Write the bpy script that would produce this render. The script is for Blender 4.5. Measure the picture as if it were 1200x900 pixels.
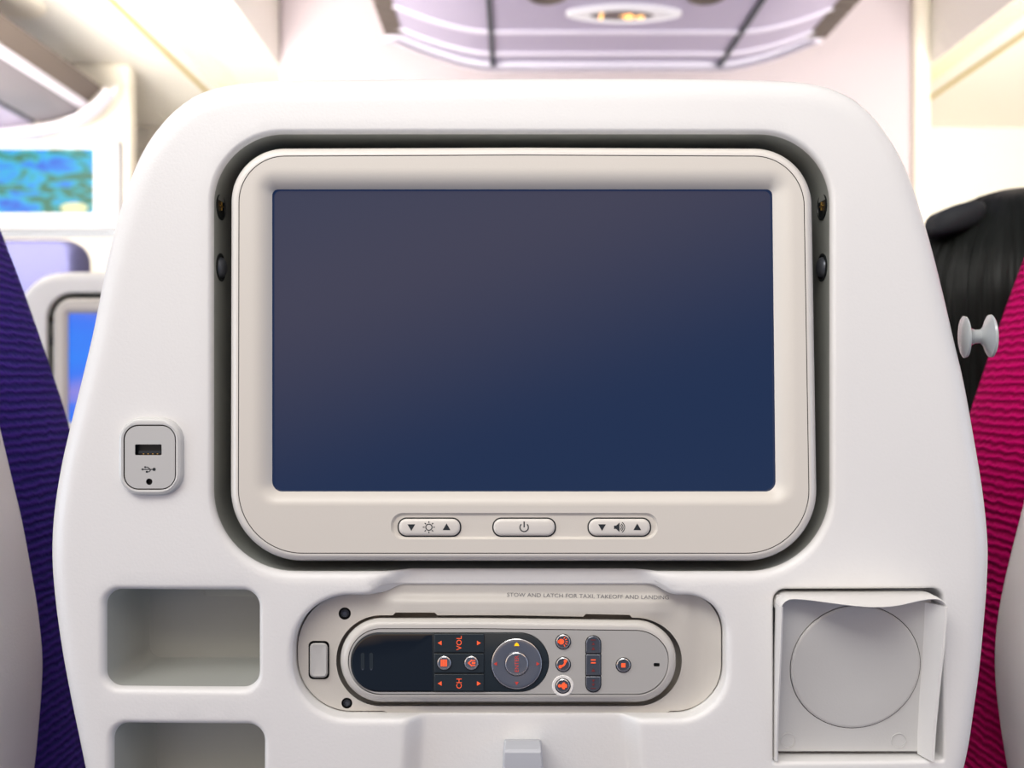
import bpy, bmesh, math, random
from mathutils import Vector, Matrix, geometry, noise
PI = math.pi
random.seed(7)
for o in list(bpy.data.objects): bpy.data.objects.remove(o)
scene = bpy.context.scene
COL = scene.collection

# ------------------------------------------------------------------ camera, world, lights
S = 0.0004            # metres per photo pixel at the plane of the seat shell
D = 0.42              # eye to seat shell
CZ = 1.10             # eye height above cabin floor
FP = D / S            # focal length in pixels
cam = bpy.data.cameras.new('camera'); camo = bpy.data.objects.new('camera', cam); COL.objects.link(camo)
camo.location = (0, -D, CZ); camo.rotation_euler = (PI/2, 0, 0)
cam.sensor_width = 36; cam.lens = 36*FP/1200; cam.clip_start = 0.01
cam.dof.use_dof = True; cam.dof.focus_distance = D; cam.dof.aperture_fstop = 8.0
scene.camera = camo
vs = scene.view_settings
vs.view_transform = 'Standard'; vs.look = 'None'; vs.gamma = 1; vs.exposure = 0.05; vs.use_curve_mapping = False

world = bpy.data.worlds.new('world'); scene.world = world; world.use_nodes = True
nt = world.node_tree; nt.nodes.clear()
wo = nt.nodes.new('ShaderNodeOutputWorld'); bg = nt.nodes.new('ShaderNodeBackground')
tc = nt.nodes.new('ShaderNodeTexCoord'); dt = nt.nodes.new('ShaderNodeVectorMath'); dt.operation = 'DOT_PRODUCT'
dt.inputs[1].default_value = (-0.34, 0, 1)
mr = nt.nodes.new('ShaderNodeMapRange'); mr.inputs['From Min'].default_value = -0.5; mr.inputs['From Max'].default_value = 0.5
cr = nt.nodes.new('ShaderNodeValToRGB')
el = cr.color_ramp.elements
el[0].position = 0.30; el[0].color = (0.15, 0.20, 0.32, 1)
el[1].position = 0.95; el[1].color = (0.62, 0.60, 0.62, 1)
e = cr.color_ramp.elements.new(0.46); e.color = (0.09, 0.13, 0.24, 1)
e = cr.color_ramp.elements.new(0.66); e.color = (1.2, 0.82, 0.56, 1)
bg.inputs['Strength'].default_value = 1.0
nt.links.new(tc.outputs['Generated'], dt.inputs[0]); nt.links.new(dt.outputs['Value'], mr.inputs['Value'])
nt.links.new(mr.outputs['Result'], cr.inputs['Fac']); nt.links.new(cr.outputs['Color'], bg.inputs['Color'])
nt.links.new(bg.outputs['Background'], wo.inputs['Surface'])

def area(name, loc, target, size, sy, energy, col, spread=180):
    l = bpy.data.lights.new(name, 'AREA'); l.spread = math.radians(spread); l.shape = 'RECTANGLE'; l.size = size; l.size_y = sy
    l.energy = energy; l.color = col
    o = bpy.data.objects.new(name, l); COL.objects.link(o); o.location = loc
    o.rotation_euler = (Vector(target)-Vector(loc)).to_track_quat('-Z', 'Y').to_euler()
    return o
area('cabin_light_overhead', (-0.38, -0.72, 1.92), (0, 0, 1.4), 1.4, 0.5, 4.2, (1.0, 0.965, 0.91), 84)
area('aisle_light_left', (-1.25, 1.0, 2.2), (-1.25, 2.1, 0.9), 0.4, 1.4, 16, (1.0, 0.94, 0.82))
area('aisle_light_right', (1.75, 1.0, 2.2), (1.75, 2.2, 0.9), 0.4, 1.4, 16, (1.0, 0.94, 0.84))
area('ceiling_fill_left', (-1.2, 0.95, 1.4), (-1.15, 2.7, 2.3), 1.0, 0.3, 38, (1.0, 0.95, 0.87), 110)  # unseen uplight added in the left aisle to brighten the ceiling
area('ceiling_fill_right', (1.75, 0.95, 1.4), (1.65, 2.7, 2.3), 1.0, 0.3, 22, (1.0, 0.95, 0.87), 110)  # its twin on the right, likewise an added ceiling fill
area('bulkhead_fill', (0.3, 1.3, 1.25), (0.3, 2.6, 2.0), 1.4, 0.3, 3, (0.98, 0.94, 0.96))  # added fill hidden behind the seat, brightens bulkhead and centre ceiling
area('window_light_left', (-1.7, -0.35, 0.95), (0, 0, 1.0), 0.9, 0.5, 6.5, (0.58, 0.76, 1.0))
area('window_light_right', (2.0, -0.35, 0.95), (0, 0, 1.0), 0.9, 0.5, 4.5, (0.58, 0.76, 1.0))

# ------------------------------------------------------------------ materials
def mat(name, col, rough=0.5, metal=0.0, bump=0, bscale=900, emis=None, estr=0, spec=0.5, bdist=0.0002, coat=0, dirt=0):
    m = bpy.data.materials.new(name); m.use_nodes = True
    n = m.node_tree; b = n.nodes['Principled BSDF']
    b.inputs['Base Color'].default_value = (*col, 1); b.inputs['Roughness'].default_value = rough
    b.inputs['Metallic'].default_value = metal; b.inputs['Specular IOR Level'].default_value = spec
    b.inputs['Coat Weight'].default_value = coat
    t = n.nodes.new('ShaderNodeTexCoord')
    if dirt:
        nz = n.nodes.new('ShaderNodeTexNoise'); nz.inputs['Scale'].default_value = 14; nz.inputs['Detail'].default_value = 5
        rp = n.nodes.new('ShaderNodeValToRGB'); rp.color_ramp.elements[0].position = 0.3; rp.color_ramp.elements[1].position = 0.75
        rp.color_ramp.elements[0].color = (*[c*(1-dirt) for c in col], 1); rp.color_ramp.elements[1].color = (*col, 1)
        n.links.new(t.outputs['Object'], nz.inputs['Vector']); n.links.new(nz.outputs['Fac'], rp.inputs['Fac'])
        n.links.new(rp.outputs['Color'], b.inputs['Base Color'])
    if bump:
        nz = n.nodes.new('ShaderNodeTexNoise'); nz.inputs['Scale'].default_value = bscale; nz.inputs['Detail'].default_value = 3
        bp = n.nodes.new('ShaderNodeBump'); bp.inputs['Strength'].default_value = bump; bp.inputs['Distance'].default_value = bdist
        n.links.new(t.outputs['Object'], nz.inputs['Vector']); n.links.new(nz.outputs['Fac'], bp.inputs['Height'])
        n.links.new(bp.outputs['Normal'], b.inputs['Normal'])
    if emis:
        b.inputs['Emission Color'].default_value = (*emis, 1); b.inputs['Emission Strength'].default_value = estr
    return m

M = {}
M['shell'] = mat('shell_plastic', (0.80, 0.797, 0.785), 0.38, bump=0.55, bscale=750, dirt=0.02)
M['bezel'] = mat('bezel_plastic', (0.68, 0.645, 0.585), 0.42, bump=0.15, bscale=1500)
M['rim'] = mat('rim_plastic', (0.72, 0.69, 0.64), 0.3)
M['groove'] = mat('dark_seam_groove', (0.05, 0.04, 0.03), 0.7)  # dark colour lining the seam grooves
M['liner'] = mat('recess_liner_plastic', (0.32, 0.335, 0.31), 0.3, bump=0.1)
M['black'] = mat('black_plastic', (0.008, 0.011, 0.012), 0.4)
M['ink'] = mat('printed_ink', (0.015, 0.02, 0.025), 0.6)
M['inkgrey'] = mat('grey_printed_ink', (0.16, 0.16, 0.17), 0.6)
M['cradle'] = mat('cradle_plastic', (0.60, 0.575, 0.53), 0.42, bump=0.2, bscale=1200, dirt=0.06)
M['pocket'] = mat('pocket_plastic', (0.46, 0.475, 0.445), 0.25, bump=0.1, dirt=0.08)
M['remote'] = mat('handset_plastic', (0.62, 0.60, 0.56), 0.3, bump=0.1, bscale=1500)
M['remface'] = mat('handset_face_plastic', (0.44, 0.432, 0.415), 0.4, bump=0.12, bscale=1500)
M['gloss'] = mat('glossy_black_glass', (0.004, 0.006, 0.008), 0.07, coat=0.5)
M['keys'] = mat('black_key_plastic', (0.018, 0.026, 0.032), 0.35)
M['metal'] = mat('button_silver', (0.20, 0.21, 0.24), 0.3, 0.6)
M['metald'] = mat('button_dark_silver', (0.10, 0.11, 0.13), 0.32, 0.5)
M['chrome'] = mat('button_rim_chrome', (0.75, 0.75, 0.76), 0.2, 0.8)
M['orange'] = mat('orange_backlit_mark', (0.5, 0.08, 0.03), 0.5, emis=(1.0, 0.09, 0.02), estr=0.75)
M['darkred'] = mat('dim_red_mark', (0.18, 0.03, 0.03), 0.5)
M['yellow'] = mat('yellow_backlit_mark', (0.8, 0.4, 0.0), 0.5, emis=(1.0, 0.45, 0.0), estr=0.9)
M['white'] = mat('white_ring_plastic', (0.85, 0.83, 0.80), 0.35)
M['usb'] = mat('usb_plastic', (0.52, 0.52, 0.51), 0.4, bump=0.12, bscale=1500)
M['usbrim'] = mat('usb_surround_plastic', (0.60, 0.60, 0.585), 0.3)
M['gold'] = mat('brass_contact', (0.7, 0.45, 0.12), 0.3, 0.9)
M['cup'] = mat('cup_holder_plastic', (0.72, 0.71, 0.69), 0.35, bump=0.3, bscale=1000, dirt=0.04)
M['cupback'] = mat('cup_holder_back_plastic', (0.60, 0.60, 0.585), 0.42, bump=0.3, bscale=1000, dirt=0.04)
M['hook'] = mat('hook_plastic', (0.40, 0.43, 0.44), 0.18, coat=0.5)
M['latch'] = mat('latch_plastic', (0.50, 0.52, 0.56), 0.3)
M['frame'] = mat('seat_frame_metal', (0.3, 0.31, 0.33), 0.4, 0.6)
M['skin'] = mat('skin', (0.62, 0.40, 0.29), 0.5)
M['cloth'] = mat('dark_cardigan', (0.03, 0.03, 0.04), 0.9, bump=0.5, bscale=300)
M['bow'] = mat('black_hair_clip', (0.012, 0.015, 0.02), 0.75, bump=0.6, bscale=500)

# our screen: dark navy display under glass
M['screen'] = mat('dark_navy_display', (0.004, 0.006, 0.010), 0.16, emis=(0.0075, 0.0195, 0.062), estr=1.0, spec=0.55)

def fabric(name, col, col2):
    m = bpy.data.materials.new(name); m.use_nodes = True; n = m.node_tree; b = n.nodes['Principled BSDF']
    b.inputs['Roughness'].default_value = 0.85; b.inputs['Specular IOR Level'].default_value = 0.06
    t = n.nodes.new('ShaderNodeTexCoord'); mp = n.nodes.new('ShaderNodeMapping'); mp.inputs['Scale'].default_value = (0.35, 1, 1)
    w = n.nodes.new('ShaderNodeTexWave'); w.wave_type = 'BANDS'; w.bands_direction = 'Z'
    w.inputs['Scale'].default_value = 62; w.inputs['Distortion'].default_value = 2.6; w.inputs['Detail'].default_value = 2.5
    w.inputs['Detail Scale'].default_value = 2.2
    nz = n.nodes.new('ShaderNodeTexNoise'); nz.inputs['Scale'].default_value = 900
    mx = n.nodes.new('ShaderNodeMix'); mx.data_type = 'RGBA'
    mx.inputs[6].default_value = (*col2, 1); mx.inputs[7].default_value = (*col, 1)
    ad = n.nodes.new('ShaderNodeMath'); ad.operation = 'MULTIPLY_ADD'; ad.inputs[1].default_value = 0.25
    bp = n.nodes.new('ShaderNodeBump'); bp.inputs['Strength'].default_value = 0.8; bp.inputs['Distance'].default_value = 0.0016
    n.links.new(t.outputs['Object'], mp.inputs['Vector']); n.links.new(mp.outputs['Vector'], w.inputs['Vector'])
    n.links.new(t.outputs['Object'], nz.inputs['Vector'])
    n.links.new(nz.outputs['Fac'], ad.inputs[0]); n.links.new(w.outputs['Fac'], ad.inputs[2])
    n.links.new(w.outputs['Fac'], mx.inputs[0]); n.links.new(mx.outputs[2], b.inputs['Base Color'])
    n.links.new(ad.outputs[0], bp.inputs['Height']); n.links.new(bp.outputs['Normal'], b.inputs['Normal'])
    return m
M['fab_purple'] = fabric('purple_ribbed_fabric', (0.070, 0.032, 0.33), (0.030, 0.026, 0.19))
M['fab_pink'] = fabric('magenta_ribbed_fabric', (0.66, 0.002, 0.16), (0.36, 0.001, 0.075))
M['fab_maroon'] = fabric('maroon_ribbed_fabric', (0.16, 0.02, 0.10), (0.10, 0.012, 0.07))
M['fab_blue'] = mat('periwinkle_upholstery', (0.065, 0.065, 0.15), 0.8, bump=0.4, bscale=500)

# ------------------------------------------------------------------ mesh helpers
def Q(px, py, dep):          # measured photo position of a point that lies dep behind the shell plane
    k = 1 + dep/D
    return Vector(((px-600)*S*k, dep, CZ + (450-py)*S*k))
def R(px, py, dep):          # same units, no depth correction (straight walls)
    return Vector(((px-600)*S, dep, CZ + (450-py)*S))

def rrect(x0, y0, x1, y1, r, n=14, m=12):
    if not isinstance(r, (list, tuple)): r = [r]*4      # TL, TR, BR, BL
    cs = [(x0+r[0], y0+r[0], r[0], 180), (x1-r[1], y0+r[1], r[1], 270), (x1-r[2], y1-r[2], r[2], 0), (x0+r[3], y1-r[3], r[3], 90)]
    pts = []; arcs = []
    for cx, cy, rr, a in cs:
        arcs.append([(cx+rr*math.cos(math.radians(a+90*i/n)), cy+rr*math.sin(math.radians(a+90*i/n))) for i in range(n+1)])
    for k in range(4):
        pts += arcs[k]
        p, q = arcs[k][-1], arcs[(k+1) % 4][0]
        for i in range(1, m): pts.append((p[0]+(q[0]-p[0])*i/m, p[1]+(q[1]-p[1])*i/m))
    return pts
def circ(cx, cy, r, n=40, ry=None):
    ry = ry or r
    return [(cx+r*math.cos(2*PI*i/n), cy+ry*math.sin(2*PI*i/n)) for i in range(n)]
def offset(loop, d):         # inset (d>0) a clockwise-on-screen loop
    n = len(loop); out = []
    for i in range(n):
        a, b = loop[i-1], loop[(i+1) % n]
        tx, ty = b[0]-a[0], b[1]-a[1]; l = math.hypot(tx, ty) or 1
        out.append((loop[i][0]-ty/l*d, loop[i][1]+tx/l*d))
    return out
def rin(x0, y0, x1, y1, r, d):
    rr = [max(0.25, q-d) for q in (r if isinstance(r, (list, tuple)) else [r]*4)]
    return rrect(x0+d, y0+d, x1-d, y1-d, rr, 5, 4)
def lerp_loop(a, b, t): return [(p[0]+(q[0]-p[0])*t, p[1]+(q[1]-p[1])*t) for p, q in zip(a, b)]
def catmull(pts, sub=8):
    out = []; n = len(pts)
    for i in range(n):
        p0, p1, p2, p3 = [Vector(pts[(i+k-1) % n]) for k in range(4)]
        for j in range(sub):
            t = j/sub
            v = 0.5*((2*p1)+(p2-p0)*t+(2*p0-5*p1+4*p2-p3)*t*t+(3*p1-p0-3*p2+p3)*t**3)
            out.append(tuple(v))
    return out
def resample(pts, n):
    L = [0]
    for i in range(len(pts)): L.append(L[-1]+(Vector(pts[(i+1) % len(pts)])-Vector(pts[i])).length)
    out = []; j = 0
    for k in range(n):
        d = L[-1]*k/n
        while L[j+1] < d: j += 1
        t = (d-L[j])/(L[j+1]-L[j] or 1); a, b = pts[j], pts[(j+1) % len(pts)]
        out.append((a[0]+(b[0]-a[0])*t, a[1]+(b[1]-a[1])*t))
    return out
def inside(p, poly):
    x, y = p; c = False; n = len(poly); j = n-1
    for i in range(n):
        xi, yi = poly[i]; xj, yj = poly[j]
        if (yi > y) != (yj > y) and x < (xj-xi)*(y-yi)/(yj-yi)+xi: c = not c
        j = i
    return c
def sstep(t): t = max(0, min(1, t)); return t*t*(3-2*t)

class MB:
    def __init__(s): s.v = []; s.f = []; s.m = []; s.flat = set()
    def add(s, vs, fs, mi=0):
        b = len(s.v); s.v += [tuple(v) for v in vs]
        for f in fs: s.f.append([b+i for i in f]); s.m.append(mi)
    def loft(s, loops, mi=0, closed=True, cap0=False, cap1=False):
        n = len(loops[0]); vs = [v for l in loops for v in l]; fs = []
        for k in range(len(loops)-1):
            for i in range(n if closed else n-1):
                j = (i+1) % n
                fs.append([k*n+i, k*n+j, (k+1)*n+j, (k+1)*n+i])
        for on, o in ((cap0, 0), (cap1, (len(loops)-1)*n)):
            if not on: continue
            if n >= 40:
                cv = Vector((0, 0, 0))
                for v in vs[o:o+n]: cv = cv+Vector(v)
                vs.append(cv/n); ci = len(vs)-1
                fs += [[o+i, o+(i+1) % n, ci] for i in range(n)]
            else: fs.append([o+i for i in range(n)])
        nf = n if (cap0 or cap1) and n >= 40 else 0
        s.add(vs, fs, mi)
        for q in range(nf*(int(cap0)+int(cap1))): s.flat.add(len(s.f)-1-q)
    def cap(s, loop, mi=0): s.loft([loop], mi, cap1=True)
    def plate(s, outer, holes, fn, step=8, mi=0, margin=3, fine=None):
        pts = []; edges = []
        for lp in [outer]+holes:
            b = len(pts); pts += lp; edges += [(b+i, b+(i+1) % len(lp)) for i in range(len(lp))]
        xs = [p[0] for p in outer]; ys = [p[1] for p in outer]
        cell = {}
        for p in pts: cell.setdefault((int(p[0]//16), int(p[1]//16)), []).append(p)
        def near(x, y, d):
            cx, cy = int(x//16), int(y//16)
            for i in (-1, 0, 1):
                for j in (-1, 0, 1):
                    for q in cell.get((cx+i, cy+j), ()):
                        if (q[0]-x)**2+(q[1]-y)**2 < d*d: return True
            return False
        def grid(x0, y0, x1, y1, st, skip=None):
            y = y0
            while y < y1:
                x = x0
                while x < x1:
                    if not (skip and skip[0] <= x <= skip[2] and skip[1] <= y <= skip[3]):
                        if not near(x, y, min(margin, st)) and inside((x, y), outer) and not any(inside((x, y), h) for h in holes):
                            pts.append((x, y))
                    x += st
                y += st
        if fine:
            for (a, b_, c, d_, st) in fine: grid(a, b_, c, d_, st)
        sk = fine[0] if fine else None
        def grid2():
            y = min(ys)+step*.5
            while y < max(ys):
                x = min(xs)+step*.5
                while x < max(xs):
                    if not (fine and any(a <= x <= c and b_ <= y <= d_ for (a, b_, c, d_, st) in fine)):
                        if not near(x, y, margin) and inside((x, y), outer) and not any(inside((x, y), h) for h in holes):
                            pts.append((x, y))
                    x += step
                y += step
        grid2()
        vo, eo, fo, *_ = geometry.delaunay_2d_cdt([Vector(p) for p in pts], edges, [], 0, 1e-6)
        fs = []
        for f in fo:
            c = sum((vo[i] for i in f), Vector((0, 0)))/len(f); c = (c.x, c.y)
            if inside(c, outer) and not any(inside(c, h) for h in holes): fs.append(list(f))
        s.add([fn(v.x, v.y) for v in vo], fs, mi)
    def prism(s, poly, fn, d0, d1, mi=0):    # poly in px, d0 back, d1 front
        a = [fn(x, y, d0) for x, y in poly]; b = [fn(x, y, d1) for x, y in poly]
        s.loft([a, b], mi, cap1=True)
    def strip(s, cx, cy, r0, r1, a0, a1, fn, d0, d1, mi=0, n=16):
        A = [(cx+r1*math.cos(a0+(a1-a0)*i/n), cy+r1*math.sin(a0+(a1-a0)*i/n)) for i in range(n+1)]
        B = [(cx+r0*math.cos(a0+(a1-a0)*i/n), cy+r0*math.sin(a0+(a1-a0)*i/n)) for i in range(n+1)]
        for i in range(n): s.prism([A[i], A[i+1], B[i+1], B[i]], fn, d0, d1, mi)
    def text(s, txt, cx, cy, size, rot, fn, d, mi=0, sx=1.0):
        c = bpy.data.curves.new('t', 'FONT'); c.body = txt; c.size = size; c.align_x = 'CENTER'; c.align_y = 'CENTER'
        c.resolution_u = 3
        o = bpy.data.objects.new('t', c); COL.objects.link(o)
        dg = bpy.context.evaluated_depsgraph_get(); me = bpy.data.meshes.new_from_object(o.evaluated_get(dg))
        ca, sa = math.cos(rot), math.sin(rot)
        vs = []
        for v in me.vertices:
            x, y = v.co.x*sx, -v.co.y
            vs.append(fn(cx+x*ca-y*sa, cy+x*sa+y*ca, d))
        s.add(vs, [list(p.vertices) for p in me.polygons], mi)
        bpy.data.objects.remove(o); bpy.data.curves.remove(c); bpy.data.meshes.remove(me)
    def box(s, x0, y0, z0, x1, y1, z1, mi=0):
        v = [(x0,y0,z0),(x1,y0,z0),(x1,y1,z0),(x0,y1,z0),(x0,y0,z1),(x1,y0,z1),(x1,y1,z1),(x0,y1,z1)]
        s.add(v, [[0,3,2,1],[4,5,6,7],[0,1,5,4],[1,2,6,5],[2,3,7,6],[3,0,4,7]], mi)
    def lathe(s, prof, org, axis, n=40, mi=0):
        axis = Vector(axis).normalized(); u = axis.orthogonal().normalized(); w = axis.cross(u); org = Vector(org)
        loops = [[org+axis*h+(u*math.cos(2*PI*i/n)+w*math.sin(2*PI*i/n))*max(r, 1e-5) for i in range(n)] for r, h in prof]
        s.loft(loops, mi, cap0=True, cap1=True)
    def build(s, name, mats, parent=None, weld=1e-6, sharp=38, bevel=0, recalc=True):
        me = bpy.data.meshes.new(name)
        bm = bmesh.new(); vs = [bm.verts.new(v) for v in s.v]
        for fi, (f, mi) in enumerate(zip(s.f, s.m)):
            try:
                fc = bm.faces.new([vs[i] for i in f]); fc.material_index = mi; fc.smooth = len(f) <= 4 and fi not in s.flat
            except ValueError: pass
        if weld: bmesh.ops.remove_doubles(bm, verts=bm.verts, dist=weld)
        if recalc: bmesh.ops.recalc_face_normals(bm, faces=bm.faces)
        bm.to_mesh(me); bm.free()
        if not isinstance(mats, (list, tuple)): mats = [mats]
        for m in mats: me.materials.append(m)
        me.set_sharp_from_angle(angle=math.radians(sharp))
        o = bpy.data.objects.new(name, me); COL.objects.link(o)
        if parent: o.parent = parent
        if bevel:
            b = o.modifiers.new('b', 'BEVEL'); b.width = bevel; b.segments = 3; b.limit_method = 'ANGLE'
        return o

def thing(name, label, cat, loc=(0, 0, 0), rz=0, group=None):
    o = bpy.data.objects.new(name, None); COL.objects.link(o); o.empty_display_size = 0.05
    o.location = loc; o.rotation_euler = (0, 0, rz); tag(o, label, cat, group); return o
def tag(o, label=None, cat=None, group=None, kind=None):
    if label: o['label'] = label
    if cat: o['category'] = cat
    if group: o['group'] = group
    if kind: o['kind'] = kind
    return o
def copy_tree(o, parent=None):
    c = o.copy(); COL.objects.link(c); c.parent = parent
    for ch in list(o.children): copy_tree(ch, c)
    return c
def base(o): return o.name.split('.')[0]

def profile(la, lb, da, db, fa=None, n=6, fn=None):
    """rounded edge: starts tangent to the face at loop la (depth da), ends along depth at loop lb (depth db)"""
    out = []
    for i in range(n+1):
        a = PI/2*i/n; t = math.sin(a); q = 1-math.cos(a)
        lp = lerp_loop(la, lb, t)
        out.append([R(x, y, (da+(db-da)*q) + (fa(x, y)*(1-q*0.2) if fa else 0)) for x, y in lp])
    return out

# ------------------------------------------------------------------ cabin structure
CX = 0.24   # cabin centre line
def at(px, py, d): return Vector(((px-600)/FP*d, d-D, CZ+(450-py)/FP*d))
def wall_mat(name, col, rough=0.6): return mat(name, col, rough, bump=0.05, bscale=60)
W = {'white': wall_mat('cabin_wall_white', (0.90, 0.87, 0.80)), 'cream': wall_mat('partition_cream', (0.86, 0.80, 0.68)),
     'pink': wall_mat('bulkhead_pale_pink', (0.50, 0.435, 0.46)), 'lav': mat('bin_lavender', (0.44, 0.39, 0.53), 0.4),
     'lavl': mat('bin_trim_pale', (0.74, 0.70, 0.80), 0.4), 'dark': mat('bin_gap_dark', (0.05, 0.06, 0.07), 0.6),
     'brown': mat('bin_recess_taupe', (0.12, 0.095, 0.08), 0.6), 'grille': mat('air_grille_cream', (0.80, 0.72, 0.50), 0.6),
     'carpet': mat('cabin_carpet', (0.10, 0.09, 0.14), 0.95, bump=0.6, bscale=300, bdist=0.002),
     'line': mat('panel_seam_ochre', (0.55, 0.42, 0.12), 0.6)}
def sbox(name, b, m, kind='structure'):
    mb = MB(); mb.box(*b); o = mb.build(name, m, sharp=30); o['kind'] = kind; return o
sbox('floor', (-1.95, -1.2, -0.05, 2.43, 3.7, 0), W['carpet'])
mb = MB(); mb.box(-1.95, 0.35, 2.25, -0.84, 3.7, 2.30); mb.box(1.50, 0.35, 2.25, 2.43, 3.7, 2.30); mb.box(-0.89, 0.35, 2.55, 1.55, 3.7, 2.60)
mb.box(-0.89, 0.35, 2.30, -0.84, 3.7, 2.55); mb.box(1.50, 0.35, 2.30, 1.55, 3.7, 2.55)
o = mb.build('ceiling', W['white'], weld=0, sharp=30); o['kind'] = 'structure'
sbox('wall_front', (-1.95, 3.6, 0, 2.43, 3.7, 2.25), W['white'])
sbox('wall_left', (-1.95, 0.35, 0, -1.90, 3.6, 2.25), W['white'])
sbox('wall_right', (2.38, 0.35, 0, 2.43, 3.6, 2.25), W['white'])
# central bulkhead, with a rounded pale edge post on the right
mb = MB(); mb.box(-0.84, 2.80, 0, 1.44, 3.6, 2.55); o = mb.build('wall_bulkhead', W['pink'], bevel=0.02); o['kind'] = 'structure'
mb = MB(); mb.box(1.44, 2.78, 0, 1.50, 3.6, 2.55); o = mb.build('trim_1', W['cream'], bevel=0.02); o['kind'] = 'structure'
mb = MB(); mb.box(-1.90, 2.78, 0, -1.37, 2.86, 2.25); o = mb.build('wall_partition', W['cream'], bevel=0.02); o['kind'] = 'structure'
# ceiling trims (ochre seam lines) and door frame trims on the far wall
def trim(i, b, m):
    mb = MB(); mb.box(*b); o = mb.build('trim_%d' % i, m); o['kind'] = 'structure'
trim(2, (-1.205, 0.4, 2.243, -1.19, 3.6, 2.252), W['line'])
trim(3, (1.67, 0.4, 2.243, 1.685, 3.6, 2.252), W['line'])
trim(4, (1.78, 3.585, 0, 1.79, 3.602, 1.95), W['line'])
trim(5, (2.37, 1.2, 1.93, 2.382, 3.6, 1.95), W['line'])
trim(6, (-1.36, 3.585, 0, -1.35, 3.602, 2.0), W['line'])
trim(7, (-1.36, 3.585, 2.0, -0.84, 3.602, 2.01), W['line'])
# ribbed air grilles in the ceiling
for i, (x0, x1, lab) in enumerate([(-1.14, -1.04, 'long ribbed cream air grille in the ceiling over the left aisle'), (1.50, 1.60, 'long ribbed cream air grille in the ceiling over the right aisle')]):
    t = thing('air_grille', lab, 'air grille', ((x0+x1)/2, 1.9, 2.25), group='ceiling air grilles')
    hw = (x1-x0)/2
    mb = MB(); mb.box(-hw, -1.5, -0.006, -hw+0.008, 1.6, 0.0); mb.box(hw-0.008, -1.5, -0.006, hw, 1.6, 0.0); mb.build('frame', W['white'], t)
    mb = MB()
    for k in range(104): mb.box(-hw+0.008, -1.5+k*0.03, -0.006, hw-0.008, -1.5+k*0.03+0.016, -0.001)
    mb.build('louvres', W['grille'], t)
    mb = MB(); mb.box(-hw+0.004, -1.5, -0.0012, hw-0.004, 1.6, 0.0); mb.build('backing', W['line'], t)

# ------------------------------------------------------------------ central overhead unit
t = thing('overhead_bin', 'lavender overhead bin unit hanging over the centre seats with belt sign', 'overhead bin', (0.28, 1.0, 2.25))
def prof_z(x):   # underside height over centre line offset
    a = max(0, abs(x-0.015)-0.355)
    return -0.150 + 0.09*(min(a, 0.31)/0.31)**1.6
xs = [-0.66+1.35*i/60-0.01 for i in range(61)]
def belt(y0, y1, dz, th, m, name, parent, xa=-0.67, xb=0.68, capend=True):
    mb = MB(); X = [xa+(xb-xa)*i/50 for i in range(51)]
    lo = [[Vector((x, y, prof_z(x)-dz)) for x in X] for y in (y0, y1)]
    hi = [[Vector((x, y, 0.30 if th > 0.05 else prof_z(x)-dz+th)) for x in X] for y in (y0, y1)]
    mb.loft([hi[0], lo[0], lo[1], hi[1]], closed=False)
    for q in (0, -1): mb.add([lo[0][q], lo[1][q], hi[1][q], hi[0][q]], [[0, 1, 2, 3]])
    return mb.build(name, m, parent)
belt(0.0, 1.36, 0.0, 0.10, W['lav'], 'bin_body', t)
b = MB()
X = [-0.68+1.37*i/50 for i in range(51)]
rows = []
for k in range(9):
    a = PI*k/8
    rows.append([Vector((x*1.0, 1.36+0.05*math.sin(a), prof_z(x)-0.012*(1+math.cos(a))+ (0.06 if k > 6 else 0))) for x in X])
b.loft(rows, closed=False); b.build('end_rim', W['lavl'], t)
belt(1.115, 1.13, 0.006, 0.02, W['lavl'], 'trim_rib', t)
belt(1.28, 1.30, 0.006, 0.02, W['lavl'], 'trim_rib', t)
for x in (-0.34, 0.37):
    mb = MB(); mb.box(x-0.007, 0.0, prof_z(x)-0.007, x+0.007, 1.385, prof_z(x)+0.01); mb.build('panel_gap', W['dark'], t)
for x0, x1, sg in ((-0.67, -0.615, 1), (0.625, 0.685, -1)):
    mb = MB()
    for k in range(28):
        mb.box(x0, 0.0+k*0.048, prof_z((x0+x1)/2)-0.016, x1, k*0.048+0.036, prof_z((x0+x1)/2)+0.02)
    mb.box(x0+0.004, 0, prof_z((x0+x1)/2)-0.010, x1-0.004, 1.345, prof_z((x0+x1)/2)+0.02)
    mb.build('side_vent', W['brown'], t)
for x in (-0.19, 0.22):
    mb = MB(); mb.lathe([(0.05, 0), (0.05, -0.008), (0.042, -0.012), (0.036, -0.006)], (x, 0.88, -0.148), (0, 0, 1), mi=0); mb.build('reading_light', [W['brown']], t)
# belt sign: a pale lens-shaped frame with lit symbols
mb = MB()
def lens(cx, cy, a, b_, n=40): 
    pts = []
    for i in range(n):
        th = 2*PI*i/n; x = math.cos(th); pts.append((cx+a*x, cy+b_*math.sin(th)*(1-0.35*x*x)))
    return pts
L0, L1 = lens(0.02, 0.985, 0.155, 0.052), lens(0.02, 0.985, 0.145, 0.042)
mb.loft([[Vector((x, y, -0.15)) for x, y in L0], [Vector((x, y, -0.162)) for x, y in L0], [Vector((x, y, -0.165)) for x, y in L1], [Vector((x, y, -0.160)) for x, y in L1]], 0, cap1=True)
sg = mb.build('seat_belt_sign', [mat('sign_frame_white', (0.85, 0.83, 0.86), 0.4)], t)
mb = MB(); L2 = lens(0.015, 0.985, 0.085, 0.027)
mb.loft([[Vector((x, y, -0.159)) for x, y in L2], [Vector((x, y, -0.1625)) for x, y in L2]], 0, cap1=True)
def flat(pts, z=-0.1635): mb.add([Vector((x, y, z)) for x, y in pts], [list(range(len(pts)))], 1)
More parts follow.
